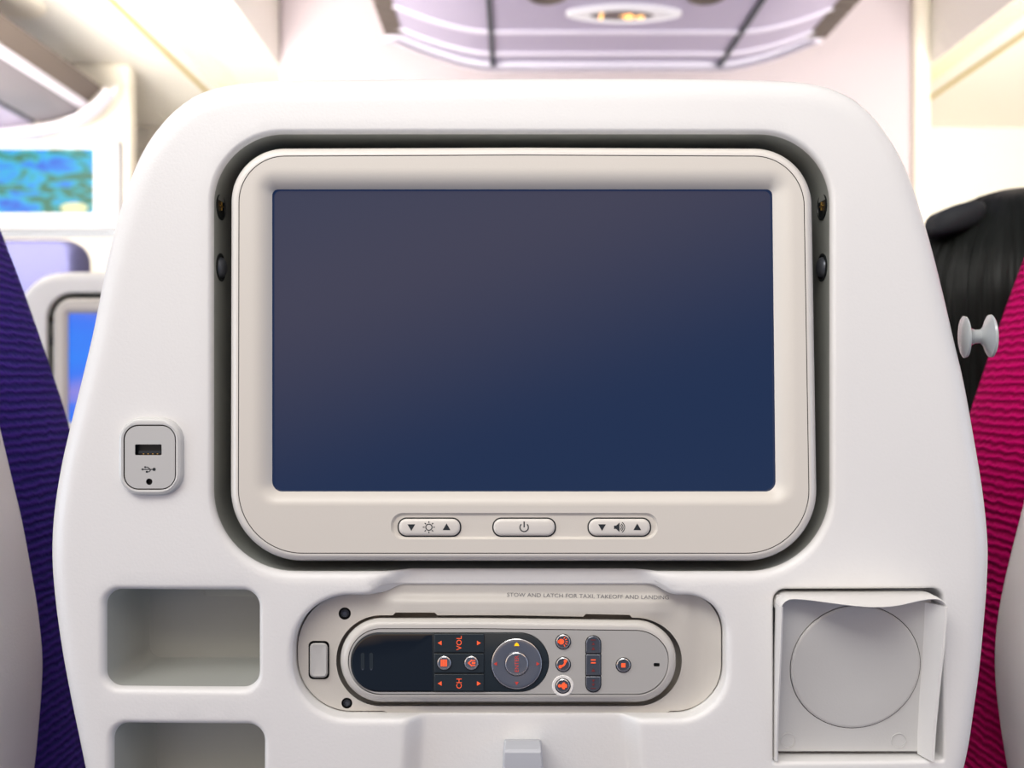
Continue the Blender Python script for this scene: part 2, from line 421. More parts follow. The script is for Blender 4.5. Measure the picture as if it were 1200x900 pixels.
flat([(-0.045, 0.965), (-0.036, 0.965), (-0.036, 1.005), (-0.045, 1.005)])
flat(circ(0.035, 0.99, 0.015, 14)); flat([(0.01, 0.98), (0.04, 0.97), (0.04, 0.978), (0.01, 0.988)])
flat(circ(0.065, 0.99, 0.012, 14))
mb.build('sign_display', [mat('sign_window', (0.12, 0.09, 0.09), 0.3), mat('lit_sign_symbol', (0.9, 0.5, 0.1), 0.5, emis=(1.0, 0.55, 0.2), estr=1.6)], sg)

# ------------------------------------------------------------------ left overhead bin (profile run along the cabin)
def lp(px, py): v = at(px, py, 3.0); return (v.x, v.z)
t = thing('overhead_bin', 'grey overhead bin at the far left above the wall screen', 'overhead bin', (-1.6, 1.3, 2.25))
prof = [lp(122, 106), lp(106, 123), lp(101, 126), lp(92, 136), lp(68, 143), lp(46, 147), lp(0, 153), lp(-60, 155), lp(-110, 150)]
def ext(p0, y0, y1, m, name, zoff=0):
    mb = MB(); mb.loft([[Vector((x+1.6, y-1.3, z-2.25)) for x, z in p0] for y in (y0, y1)], closed=False); return mb.build(name, m, t)
ext([lp(124, 105), lp(106, 123)], 0.7, 2.56, W['brown'], 'light_recess')
ext([lp(107, 121), lp(106, 126), lp(98, 129), lp(97, 125)], 0.7, 2.56, W['lavl'], 'trim_rail')
ext([lp(99, 127), lp(92, 136), lp(68, 143), lp(50, 146)], 0.7, 2.56, mat('bin_grey_lavender', (0.20, 0.18, 0.20), 0.4), 'bin_body')
ext([lp(50, 145), lp(47, 140), lp(44, 148)], 0.7, 2.56, W['dark'], 'panel_gap')
ext([lp(45, 147), lp(0, 153), lp(-60, 155), lp(-110, 150)], 0.7, 2.56, W['lav'], 'door')
mb = MB()
rim = [lp(132, 106), lp(118, 122), lp(100, 136), lp(75, 147), lp(40, 154), lp(0, 157), (-1.89, lp(0, 159)[1])]
rows = []
rim2 = [(x-0.005, z-0.018) for x, z in rim]
mb.loft([[Vector((x+1.6, y-1.3, z-2.25)) for x, z in r_] for r_, y in ((rim, 2.54), (rim2, 2.55), (rim2, 2.60), (rim, 2.61))] + [[Vector((x+1.6, 1.31, min(-0.02, z-2.25+0.03))) for x, z in rim]], closed=False)
mb.build('end_rim', W['lavl'], t)
# round speaker / lamp cover on ceiling above that bin
v = at(12, 42, 2.65)
mb = MB(); mb.lathe([(0.09, 0), (0.09, -0.01), (0.08, -0.016), (0.02, -0.018)], (0, 0, 0), (0, 0, 1)); o = mb.build('ceiling_speaker', W['cream']); o.location = (v.x-0.02, v.y+0.05, 2.2495)
tag(o, 'round cream speaker cover on the ceiling above the grey left bin', 'speaker')

# ------------------------------------------------------------------ wall monitor
def picture(name, seed, stops, scale, estr):
    m = bpy.data.materials.new(name); m.use_nodes = True; n = m.node_tree; b = n.nodes['Principled BSDF']
    tcx = n.nodes.new('ShaderNodeTexCoord'); mp = n.nodes.new('ShaderNodeMapping'); mp.inputs['Scale'].default_value = scale; mp.inputs['Location'].default_value = (seed, 0, seed)
    nz = n.nodes.new('ShaderNodeTexNoise'); nz.inputs['Scale'].default_value = 1.0; nz.inputs['Detail'].default_value = 4; nz.inputs['Distortion'].default_value = 0.6
    rp = n.nodes.new('ShaderNodeValToRGB')
    rp.color_ramp.elements[0].position = stops[0][0]; rp.color_ramp.elements[0].color = (*stops[0][1], 1)
    rp.color_ramp.elements[1].position = stops[-1][0]; rp.color_ramp.elements[1].color = (*stops[-1][1], 1)
    for p, c in stops[1:-1]: rp.color_ramp.elements.new(p).color = (*c, 1)
    n.links.new(tcx.outputs['Object'], mp.inputs['Vector']); n.links.new(mp.outputs['Vector'], nz.inputs['Vector'])
    n.links.new(nz.outputs['Fac'], rp.inputs['Fac']); n.links.new(rp.outputs['Color'], b.inputs['Emission Color'])
    b.inputs['Emission Strength'].default_value = estr; b.inputs['Base Color'].default_value = (0.01, 0.01, 0.01, 1)
    return m
t = thing('wall_monitor', 'white framed wall screen showing a blue and green seascape', 'screen', (at(32, 0, 3.1).x, 2.78, at(0, 212, 3.1).z))
K = 3.1/FP
def wm(px, py, y): return Vector(((px-32)*K, y, (212-py)*K))
mb = MB(); o_ = rrect(-70, 157, 131, 266, 6, 5, 3); i_ = rrect(-38, 170, 103, 247, 2, 5, 3)
mb.loft([[wm(x, y, 0) for x, y in o_], [wm(x, y, -0.05) for x, y in offset(o_, 0.5)], [wm(x, y, -0.06) for x, y in offset(o_, 4)], [wm(x, y, -0.055) for x, y in i_], [wm(x, y, -0.045) for x, y in i_]])
mb.build('housing', mat('monitor_frame_grey', (0.62, 0.63, 0.66), 0.4), t)
mb = MB(); mb.cap([wm(x, y, -0.047) for x, y in i_])
seapic = picture('seascape_picture', 3.1, [(0.32, (0.0, 0.08, 0.75)), (0.42, (0.0, 0.25, 0.95)), (0.50, (0.0, 0.55, 0.85)), (0.56, (0.02, 0.30, 0.22)), (0.62, (0.02, 0.16, 0.06)), (0.72, (0.1, 0.75, 0.9))], (9, 1, 22), 0.9)
# warm foreground blob at the lower right of the picture
mb.prism(circ(78, 240, 16, 24, 6), lambda x, y, d: wm(x, y, d), -0.047, -0.0475, 1)
mb.build('screen', [seapic, mat('picture_sand', (0.1, 0.1, 0.05), 0.5, emis=(0.9, 0.85, 0.45), estr=0.9)], t)
mb = MB(); mb.box(-96*K, -0.035, -62*K, 98*K, 0, -55*K); mb.build('mount_rail', mat('mount_rail_grey', (0.32, 0.34, 0.38), 0.5), t)

# ------------------------------------------------------------------ the seat in front
OUT = [(300, 86), (235, 97), (198, 119), (170, 150), (150, 185), (134, 228), (120, 275), (108, 330), (97, 385), (85, 435), (71, 490), (58, 545), (49, 600), (46, 650),
       (49, 700), (57, 760), (68, 820), (85, 900), (105, 1000), (120, 1120), (140, 1240), (200, 1290), (400, 1300), (600, 1302), (800, 1300), (1010, 1290), (1070, 1240), (1100, 1120), (1120, 1000),
       (1146, 900), (1156, 840), (1163, 790), (1168, 740), (1172, 690), (1173, 640), (1167, 580), (1157, 520), (1144, 450), (1132, 400), (1119, 345), (1105, 290), (1090, 240), (1074, 195),
       (1055, 158), (1030, 125), (1000, 102), (960, 89), (900, 85), (780, 83), (600, 83), (450, 84)]
OUT = resample(catmull(OUT[::-1], 8), 420)
def face(px, py):     # depth of the shell face: crowned, with the shallow channel below the monitor
    u = abs(px-610)/560
    y = 0.004*u**4 + 0.003*max(0, (260-py)/200)**2
    if py > 640:
        if py < 700: xl, xr = 470-(py-666)*0.95, 757+(py-666)*0.85
        elif py < 845: t_ = (py-700)/145; xl, xr = 438+t_*46, 786-t_*46
        else: xl, xr = 484-(py-845)*0.05, 740+(py-845)*0.1
        m_ = sstep((px-xl+12)/25)*sstep((xr+12-px)/25)
        y += 0.0074*m_*sstep((py-640)/14)
    return y

# openings in the shell
MON_A = rrect(242, 149, 981, 687, [88, 88, 108, 108], 18, 40)
MON_B = rrect(247.5, 154.5, 975.5, 671, [83, 83, 96, 96], 18, 40)
PK1A, PK1B = rrect(111, 685, 309, 816, 26, 10, 14), rrect(119, 693, 302, 808, 19, 10, 14)
PK2A, PK2B = rrect(120, 843, 316, 978, 26, 10, 14), rrect(128, 851, 308, 970, 19, 10, 14)
CRA = rrect(334, 691, 860, 851, [76, 58, 66, 74], 16, 70)
CRB = rrect(342, 698, 852, 843, [67, 48, 57, 66], 16, 70)
def bump_up(l): return [(x, y - (9*sstep((x-445)/26)*sstep((790-x)/24) if y < 730 else 0)) for x, y in l]
CRA, CRB = bump_up(CRA), bump_up(CRB)
CUA = rrect(903, 687, 1113, 898, [18, 18, 6, 6], 8, 16)
CUB = rrect(907, 691, 1109, 894, [14, 14, 3, 3], 8, 16)

def backrest_mesh(FL, dd, rt):
    mb = MB(); rows = [[R(x, y, 0.078) for x, y in offset(FL, 30)]]
    for i in range(9):
        a = PI*i/8; rows.append([R(x, y, 0.130-0.048*math.cos(a)) for x, y in offset(FL, 16*(1-math.sin(a)))])
    rows.append([R(x, y, 0.182) for x, y in offset(FL, 60)])
    mb.loft(rows, cap0=True, cap1=True)
    return mb.build('backrest', M['fab_maroon'], rt)
def build_seat(rt):
    # shell -------------------------------------------------
    mb = MB()
    inner = offset(OUT, 34)
    mb.plate(inner, [MON_A, PK1A, PK2A, CRA, CUA], lambda x, y: R(x, y, face(x, y)), step=13, margin=5,
             fine=[(395, 655, 830, 705, 3.2), (440, 835, 790, 915, 4)])
    rows = []
    for i in range(9):
        a = PI/2*i/8; tt = math.sin(a); q = 1-math.cos(a)
        l = lerp_loop(inner, OUT, tt)
        rows.append([R(x, y, face(ix, iy)+0.011*q) for (x, y), (ix, iy) in zip(l, inner)])
    for dd_, ins in ((0.020, 0.3), (0.032, 1.5), (0.048, 4), (0.062, 8)):
        rows.append([R(x, y, face(ix, iy)*0.5+dd_) for (x, y), (ix, iy) in zip(offset(OUT, ins), inner)])
    for i in range(1, 6):
        a = PI/2*i/5; rows.append([R(x, y, 0.062+0.012*math.sin(a)) for x, y in offset(OUT, 8+14*(1-math.cos(a)))])
    rows.append([R(x, y, 0.074) for x, y in offset(OUT, 50)])
    mb.loft(rows, cap1=True)
    for A, B, dp, dl in ((MON_A, MON_B, 0.0, 0.0035), (PK1A, PK1B, 0, 0.004), (PK2A, PK2B, 0, 0.004), (CRA, CRB, 0, 0.0022), (CUA, CUB, 0, 0.002)):
        rr = profile(A, B, dp, dl, face)
        mb.loft(rr)
    # walls of the cradle and cup openings
    mb.loft([profile(CRA, CRB, 0, 0.0022, face)[-1], [R(x, y, 0.020) for x, y in CRB]])
    mb.loft([profile(CUA, CUB, 0, 0.002, face)[-1], [R(x, y, 0.022) for x, y in CUB]], cap1=True)
    # dust seam line below the upper pocket
    sh = mb.build('shell', M['shell'], rt, weld=2e-5, sharp=50)
    # monitor recess liner ------------------------------------
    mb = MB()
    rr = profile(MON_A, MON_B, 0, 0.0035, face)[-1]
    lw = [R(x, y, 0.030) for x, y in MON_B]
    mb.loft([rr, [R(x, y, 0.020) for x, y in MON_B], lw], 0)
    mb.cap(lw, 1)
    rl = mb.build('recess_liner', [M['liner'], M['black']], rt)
    wl, wr = R(247.5, 0, 0).x, R(975.5, 0, 0).x
    for px, py, gold in ((254, 238, True), (254, 312, False), (969, 238, True), (969, 312, False)):
        mb = MB(); sgn = 1 if px < 600 else -1; c = (wl if sgn > 0 else wr, 0.0135, CZ+(450-py+3)*S)
        mb.lathe([(0.0065, -0.0005), (0.0068, 0.0004), (0.0058, 0.0006), (0.0056, 0.0002), (0.001, 0.0002)], c, (sgn, 0, 0), mi=0)
        if gold:
            mb.box(c[0]+sgn*0.0003, c[1]-0.002, c[2]-0.0003, c[0]+sgn*0.0009, c[1]+0.002, c[2]+0.0003, 1)
            mb.box(c[0]+sgn*0.0003, c[1]-0.0003, c[2]-0.002, c[0]+sgn*0.0009, c[1]+0.0003, c[2]+0.002, 1)
        else:
            mb.lathe([(0.005, 0.0002), (0.0045, 0.0015), (0.003, 0.0024), (0.0005, 0.0027)], c, (sgn, 0, 0), mi=2)
        mb.build('screw', [M['black'], M['gold'], M['metald']], rl)
    # pockets ------------------------------------------------
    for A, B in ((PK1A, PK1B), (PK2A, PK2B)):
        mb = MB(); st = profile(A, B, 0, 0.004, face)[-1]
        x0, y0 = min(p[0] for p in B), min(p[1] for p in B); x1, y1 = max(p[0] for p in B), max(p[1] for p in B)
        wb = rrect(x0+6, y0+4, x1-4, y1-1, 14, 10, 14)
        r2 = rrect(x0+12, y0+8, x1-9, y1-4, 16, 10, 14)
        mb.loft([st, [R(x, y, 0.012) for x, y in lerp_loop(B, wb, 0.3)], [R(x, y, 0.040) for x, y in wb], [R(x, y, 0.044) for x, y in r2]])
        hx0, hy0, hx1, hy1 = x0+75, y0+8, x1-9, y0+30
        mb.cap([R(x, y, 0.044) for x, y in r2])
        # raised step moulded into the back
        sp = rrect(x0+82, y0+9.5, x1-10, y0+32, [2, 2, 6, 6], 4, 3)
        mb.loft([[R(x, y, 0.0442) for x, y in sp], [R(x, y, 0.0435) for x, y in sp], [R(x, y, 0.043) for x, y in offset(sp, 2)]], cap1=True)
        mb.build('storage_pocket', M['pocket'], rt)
    # monitor ------------------------------------------------
    mo = MB()
    OA = rrect(271, 173, 954, 657, [62, 66, 84, 84], 18, 30)
    def skew(l): return [(x + (4*(y-415)/242 if x > 600 else 0) - (0.5*(y-415)/242 if x < 600 else 0), y + (1.5*abs(x-612)/340 if y < 300 else 0)) for x, y in l]
    OA = skew(OA)
    fr = -0.003
    rows = [[Q(x, y, 0.024) for x, y in offset(OA, 14)], [Q(x, y, 0.010) for x, y in offset(OA, 3)], [Q(x, y, 0.004) for x, y in OA]]
    for i in range(1, 7):
        a = PI/2*i/6; rows.append([Q(x, y, 0.003-(0.003-fr)*math.sin(a)) for x, y in offset(OA, 6.5*(1-math.cos(a)))])
    rows.append([Q(x, y, fr) for x, y in offset(OA, 8.2)])
    mo.loft(rows, 0, cap0=True)
    mo.loft([[Q(x, y, fr) for x, y in offset(OA, 8.2)], [Q(x, y, fr+0.0012) for x, y in offset(OA, 8.3)], [Q(x, y, fr+0.0012) for x, y in offset(OA, 10)]], 1)
    mon = mo.build('monitor', [M['rim'], M['groove']], rt)
    # bezel
    BO = offset(OA, 9.2)
    SI = rrect(319, 222, 907, 576, [7, 7, 12, 12], 10, 30)
    SI = [(x + (2*(y-400)/180 if x > 600 else 0), y) for x, y in SI]
    ST = rrect(458, 601, 771, 632, 14.4, 10, 20)
    def bz(x, y): return Q(x, y, fr)
    SOUT = rrect(294, 197, 934, 593, [26, 26, 28, 28], 10, 30)
    SOUT = [(x + (2*(y-400)/180 if x > 600 else 0), y) for x, y in SOUT]
    mb = MB()
    mb.plate(BO, [SOUT, ST], bz, step=12, margin=4)
    mb.loft([[Q(x, y, fr+0.0044*(k/12)**2.1) for x, y in lerp_loop(SOUT, SI, k/12)] for k in range(13)])
    mb.loft([[Q(x, y, fr+0.0044) for x, y in SI], [Q(x, y, fr+0.0075) for x, y in SI]])
    mb.loft([[bz(x, y) for x, y in ST], [Q(x, y, fr+0.0006) for x, y in offset(ST, 1.2)], [Q(x, y, fr+0.0012) for x, y in offset(ST, 3.2)]])
    s2 = offset(ST, 3.2)
    mb.cap([Q(x, y, fr+0.0012) for x, y in s2])
    mb.build('bezel', M['bezel'], mon, weld=0, sharp=55, recalc=False)
    mb = MB(); mb.cap([Q(x, y, fr+0.0062) for x, y in offset(SI, -2)]); mb.build('screen', M['screen'], mon)
    fz = fr+0.0012
    def pill(name, x0, x1, icon):
        mb = MB(); g = rrect(x0-1.6, 606.4, x1+1.6, 629.2, 10.6, 10, 8); p = rrect(x0, 608, x1, 627.6, 9.0, 10, 8)
        mb.prism(g, Q, fz, fz-0.0002, 1)
        mb.loft([[Q(x, y, fz) for x, y in p], [Q(x, y, fz-0.0009) for x, y in p], [Q(x, y, fz-0.0014) for x, y in offset(p, 1.5)], [Q(x, y, fz-0.0016) for x, y in offset(p, 4)]], 0, cap1=True)
        icon(mb, fz-0.0015, fz-0.0017); mb.build(name, [M['rim'], M['black'], M['ink']], mon, sharp=60)
    def tri(mb, cx, cy, r, a, d0, d1, mi=2, f=Q):
        mb.prism([(cx+r*math.cos(a+k*2*PI/3), cy+r*math.sin(a+k*2*PI/3)) for k in range(3)], f, d0, d1, mi)
    def ic1(mb, a, b):
        tri(mb, 482, 617, 5.2, PI/2, a, b); tri(mb, 523.3, 618.6, 5.2, -PI/2, a, b)
        mb.strip(502.6, 617.8, 3.1, 4.2, 0, 2*PI, Q, a, b, 2, 20)
        for k in range(8):
            an = k*PI/4; c, s_ = math.cos(an), math.sin(an)
            mb.prism([(502.6+c*5.0-s_*.55, 617.8+s_*5.0+c*.55), (502.6+c*7.0-s_*.55, 617.8+s_*7.0+c*.55), (502.6+c*7.0+s_*.55, 617.8+s_*7.0-c*.55), (502.6+c*5.0+s_*.55, 617.8+s_*5.0-c*.55)], Q, a, b, 2)
    def ic2(mb, a, b):
        mb.strip(614.2, 618, 4.3, 5.6, -PI/2+0.75, 1.5*PI-0.75, Q, a, b, 2, 20)
        mb.prism([(613.5, 611.2), (614.9, 611.2), (614.9, 618), (613.5, 618)], Q, a, b, 2)
    def ic3(mb, a, b):
        tri(mb, 705.5, 617, 5.2, PI/2, a, b); tri(mb, 746.8, 618.6, 5.2, -PI/2, a, b)
        mb.prism([(719.5, 616), (722, 616), (726, 612.3), (726, 623.5), (722, 619.8), (719.5, 619.8)], Q, a, b, 2)
        for k, r in enumerate((2.6, 4.4, 6.4)): mb.strip(725.2, 617.9, r, r+0.9, -1.0, 1.0, Q, a, b, 2, 10)
    pill('brightness_button', 467.5, 539, ic1); pill('power_button', 578.5, 650, ic2); pill('volume_button', 690, 761.5, ic3)
    # usb port ------------------------------------------------
    mb = MB(); UO = rrect(139, 489, 215, 581, 27, 10, 6); UI = rrect(144, 497.5, 207, 574.5, 17, 10, 6)
    f0 = face(175, 535)
    rows = [[R(x, y, f0+0.001) for x, y in UO], [R(x, y, f0-0.001) for x, y in offset(UO, 0.4)], [R(x, y, f0-0.0028) for x, y in offset(UO, 2.2)], [R(x, y, f0-0.0034) for x, y in offset(UO, 5)]]
    UI2 = rrect(147, 498, 207.5, 573, 17, 10, 6)
    rows += [[R(x, y, f0-0.0032) for x, y in lerp_loop(offset(UO, 5), UI2, 0.85)]]
    mb.loft(rows, 0); mb.loft([rows[-1], [R(x, y, f0-0.0020) for x, y in UI2], [R(x, y, f0-0.0020) for x, y in offset(UI2, 2)]], 1)
    up = mb.build('usb_port', [M['usbrim'], M['groove']], rt)
    mb = MB(); FO = offset(UI2, 1.0); ft = f0-0.0031
    SK = rrect(160, 520.5, 191, 533, 1.2, 3, 4); HO = circ(176.5, 564, 3.7, 20)
    mb.plate(FO, [SK, HO], lambda x, y: R(x, y, ft), step=8, margin=2)
    mb.loft([[R(x, y, f0-0.002) for x, y in FO], [R(x, y, ft) for x, y in FO]])
    mb.loft([[R(x, y, ft) for x, y in SK], [R(x, y, ft+0.0028) for x, y in SK]], 1, cap1=True)
    mb.loft([[R(x, y, ft) for x, y in HO], [R(x, y, ft+0.0025) for x, y in HO]], 1, cap1=True)
    mb.prism([(163, 528), (189, 528), (189, 531.5), (163, 531.5)], R, ft+0.0027, ft+0.0012, 2)
    for k in range(4): mb.prism([(168+k*5.4, 531.3), (169.6+k*5.4, 531.3), (169.6+k*5.4, 532.2), (168+k*5.4, 532.2)], R, ft+0.0012, ft+0.0010, 3)
    i0, i1 = ft, ft-0.0001
    mb.prism([(168, 549.1), (182, 549.1), (182, 550.1), (168, 550.1)], R, i0, i1, 2)
    mb.prism(circ(182.3, 549.6, 1.9, 14), R, i0, i1, 2); tri(mb, 168.6, 549.6, 1.6, PI, i0, i1, 2, R)
    mb.prism([(178, 549.2), (175, 546.6), (172.5, 546.6), (172.5, 547.4), (174.6, 547.4), (177, 549.6)], R, i0, i1, 2)
    mb.prism([(179, 550), (176.5, 552.8), (174.5, 552.8), (174.5, 552.0), (176.2, 552.0), (178, 549.8)], R, i0, i1, 2)
    mb.prism(circ(171.8, 547, 1.1, 10), R, i0, i1, 2); mb.prism([(172.6, 551.3), (174.8, 551.3), (174.8, 553.4), (172.6, 553.4)], R, i0, i1, 2)
    mb.build('faceplate', [M['usb'], M['black'], M['ink'], M['gold']], up, sharp=30)
    # handset cradle -------------------------------------------
    cd = 0.0088
    def cf(x, y):
        h = sstep((x-432)/40)*sstep((800-x)/40)*sstep((735-y)/20)*sstep((y-694)/13)*0.0028
        g = 0.003*sstep((x-805)/12)*sstep((845-x)/20)
        return Q(x, y, cd-h+g*0.3)
    CH = rrect(394, 721, 799, 827.5, [53, 53, 53, 53], 16, 110)
    CH = [(x, y + ((4.0*max(0, x-600)/200 - (3.2 if (461 < x < 512 or 684 < x < 740) else 0))*min(1, (770-y)/46) if y < 770 else 0)) for x, y in CH]
    SC = [circ(404, 719, 7.2, 20), circ(406.5, 824, 6.4, 20)]
    LH = rrect(361.5, 751, 386, 796, 6, 6, 4)
    mb = MB()
    CO = [((Q(x, y, 0).x/(S*(1+cd/D)))+600, 450+(y-450)/(1+cd/D)) for x, y in [q if 447 < q[0] < 786 else p for p, q in zip(offset(CRB, 2.0), offset(CRB, -1))]]
    mb.plate(CO, [CH, LH]+SC, cf, step=7, margin=2, fine=[(430, 686, 815, 722, 2.6)])
    mb.loft([[Q(x, y, 0.022) for x, y in CO], [cf(x, y) for x, y in CO]])
    b1 = [cf(x, y) for x, y in CH]
    mb.loft([b1, [Q(x, y, cd+0.002) for x, y in offset(CH, -0.3)], [Q(x, y, 0.023) for x, y in CH]], 0)
    mb.cap([Q(x, y, 0.023) for x, y in CH], 0)
    mb.loft([[cf(x, y) for x, y in LH], [Q(x, y, cd+0.005) for x, y in LH]], 1, cap1=True)
    for c in SC: mb.loft([[cf(x, y) for x, y in c], [Q(x, y, cd+0.004) for x, y in c]], 1, cap1=True)
    mb.text('STOW AND LATCH FOR TAXI, TAKEOFF AND LANDING', 689, 698.6, 6.5, 0.018, lambda x, y, d: cf(x, y)-Vector((0, 0.00035, 0)), 0, 2, sx=1.15)
    cr_ = mb.build('handset_cradle', [M['cradle'], M['black'], M['inkgrey']], rt, weld=1e-5, sharp=45)
    mb = MB(); l2 = rrect(363, 753.5, 384, 794, 5.5, 6, 4)
    mb.loft([[Q(x, y, cd+0.004) for x, y in l2], [Q(x, y, cd-0.0015) for x, y in l2], [Q(x, y, cd-0.0025) for x, y in offset(l2, 1.8)], [Q(x, y, cd-0.0022) for x, y in offset(l2, 5)]], cap1=True)
    mb.build('release_catch', M['usb'], cr_)
    for cx, cy, r in ((404, 719, 5.4), (406.5, 824, 4.8)):
        mb = MB(); c = circ(cx, cy, r, 20)
        mb.loft([[Q(x, y, cd+0.004) for x, y in c], [Q(x, y, cd+0.0015) for x, y in c], [Q(x, y, cd+0.001) for x, y in offset(c, -1.4)]][:2] + [[Q(x, y, cd+0.001) for x, y in circ(cx, cy, r-1.2, 20)], [Q(x, y, cd+0.002) for x, y in circ(cx, cy, r*0.45, 20)]], 0, cap1=True)
        mb.build('screw', M['metald'], cr_)
    # cup holder ---------------------------------------------
    def tf(py): return -0.008*(1-sstep((py-690)/205)*1.0)   # front edge leans out at the top
    bt = 0.0085
    def C(x, y, d): return R(x, y, tf(y)+d)
    mb = MB()
    x0, x1, y0, y1 = 909, 1093, 697, 888
    th = 3.5
    # side flanges
    for xa, xb, w_ in ((x0, x0+th, 1), (x1-th, x1, -1)):
        rows = []
        N = 14
        for k in range(N+1):
            y = y0+9+(y1+4-y0-9)*k/N
            flare = 6*(1-k/N)
            if w_ > 0: A = [(xa-0.0, bt), (xa-1, 0.001), (xa+0.5, -0.0008), (xa+th-1, -0.0004), (xa+th+0.5, 0.002), (xa+th+3, bt)]
            else: A = [(xb, bt), (xb+flare+2, 0.001), (xb+flare+1, -0.0008), (xb+flare-1.5, -0.0004), (xb+flare-3.5, 0.002), (xa-5, bt)]
            rows.append([C(px_, y, d_) for px_, d_ in A])
        mb.loft(rows, 0, cap0=True, cap1=True)
    # top flange with its bowed front edge
    rows = []
    us = [0.5-0.5*math.cos(PI*k/44) for k in range(45)]
    W_ = x1+7-x0
    for u in us:
        x = x0+W_*u; bow = math.sin(PI*max(0, min(1, (u-0.08)/0.84)))**1.6
        e_ = max(0, 14-min(x-x0, x0+W_-x)); rd = 14-math.sqrt(max(0, 196-e_*e_))
        yy = y0-2+rd*0.95
        rows.append([R(x, yy+1, 0.007), R(x, yy, 0.003), R(x, yy, -0.003), R(x, yy+0.5, -0.0075-0.014*bow), R(x, yy+2, -0.0083-0.015*bow), R(x, yy+3.4, -0.0075-0.014*bow), R(x, yy+4, -0.003), R(x, yy+5, 0.007)])
    mb.loft(rows, 0, cap0=True, cap1=True)
    ch = mb.build('cup_holder', M['cup'], rt)
    CIR = [(x, y) for x, y in circ(998, 786, 76, 64, 72)]
    CIR = circ(1006, 785, 77.3, 64, 76)
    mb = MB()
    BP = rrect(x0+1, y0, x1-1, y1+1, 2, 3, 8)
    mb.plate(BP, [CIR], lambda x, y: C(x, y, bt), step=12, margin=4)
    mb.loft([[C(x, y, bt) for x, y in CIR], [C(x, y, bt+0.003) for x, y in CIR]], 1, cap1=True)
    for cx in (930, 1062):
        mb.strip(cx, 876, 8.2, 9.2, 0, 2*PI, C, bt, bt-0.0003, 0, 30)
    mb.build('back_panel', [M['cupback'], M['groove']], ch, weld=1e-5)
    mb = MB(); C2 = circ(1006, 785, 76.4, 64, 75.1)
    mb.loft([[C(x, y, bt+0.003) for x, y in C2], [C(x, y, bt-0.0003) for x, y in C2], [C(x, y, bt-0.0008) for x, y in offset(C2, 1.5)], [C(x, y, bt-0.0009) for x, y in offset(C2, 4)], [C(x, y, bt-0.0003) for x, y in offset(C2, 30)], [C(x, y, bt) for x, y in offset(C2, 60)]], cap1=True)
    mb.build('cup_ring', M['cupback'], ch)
    # coat hook ------------------------------------------------
    c = Q(1128, 395, 0.016)
    mb = MB()
    pf = [(9, -4), (23, 0), (25.5, 2), (25, 5), (18, 8), (11, 12), (8.5, 18), (8.5, 26), (12, 31), (20, 35), (25.5, 39), (26, 42), (24, 44), (3, 43)]
    mb.lathe([(r_*S, h_*S*0.76) for r_, h_ in pf], c, (1, -0.22, 0.03), 48)
    mb.build('coat_hook', M['hook'], rt)
    # table latch ----------------------------------------------
    mb = MB(); rows = []
    for yy, hw, dp in ((866, 19, 0.006), (866.5, 21, -0.002), (868, 21.5, -0.006), (878, 22.5, -0.0115), (882, 23, -0.0125), (960, 26, -0.0125), (975, 25, -0.009), (980, 24, 0.006)):
        rows.append([Q(612.5+hw*sx_, yy, dp if abs(sx_) < 0.95 else max(dp, min(0.006, dp+0.0025))) for sx_ in (-1, -0.93, -0.8, -0.4, 0, 0.4, 0.8, 0.93, 1)] + [Q(612.5+hw, yy, 0.0078), Q(612.5-hw, yy, 0.0078)])
    mb.loft(rows, cap0=True, cap1=True)
    o = mb.build('table_latch', M['latch'], rt, bevel=0.0008)
    # upholstery -----------------------------------------------
    FH = [(330, 95), (215+95, 105), (250, 150), (225, 240), (198, 316), (165, 413), (140, 498), (124, 583), (118, 700), (122, 1000), (125, 1500), (150, 1850), (400, 1880), (820, 1880), (1070, 1850), (1095, 1500), (1098, 1000), (1102, 700), (1096, 583), (1080, 498), (1055, 413), (1022, 316), (995, 240), (970, 150), (910, 105), (890, 95), (600, 92)]
    FL = resample(catmull(FH[::-1], 8), 200)
    backrest_mesh(FL, 0.0, rt)
    mb = MB(); rows = []
    for i in range(9):
        a = PI*i/8
        l = rrect(0.185, 0, 0.63, 0.44, 0.05, 6, 4)
        l = [((y-0.22)*(1-0.06*(1-math.sin(a))), 0.405+(x-0.405)*(1-0.06*(1-math.sin(a)))) for x, y in l]
        rows.append([Vector((x+0.004, y, 0.40-0.055*math.cos(a))) for x, y in l])
    mb.loft(rows, cap0=True, cap1=True); mb.build('seat_cushion', M['fab_maroon'], rt)
    mb = MB(); mb.box(-0.20, 0.10, 0.30, 0.21, 0.56, 0.35); mb.build('seat_pan', M['frame'], rt, bevel=0.006)
    for x in (-0.15, 0.16):
        mb = MB(); mb.loft([[Vector((x+dx, y+(0.0), z)) for dx, y in ((-0.02, ya), (0.02, ya), (0.02, yb), (-0.02, yb))] for z, ya, yb in ((0, 0.08, 0.54), (0.03, 0.08, 0.54), (0.06, 0.2, 0.42), (0.30, 0.14, 0.5))], cap0=True, cap1=True)
        mb.build('leg', M['frame'], rt, bevel=0.004)

seat = thing('passenger_seat', 'off-white airline seat back filling the frame with a blank navy screen, usb port and handset', 'seat', group=None)
build_seat(seat)

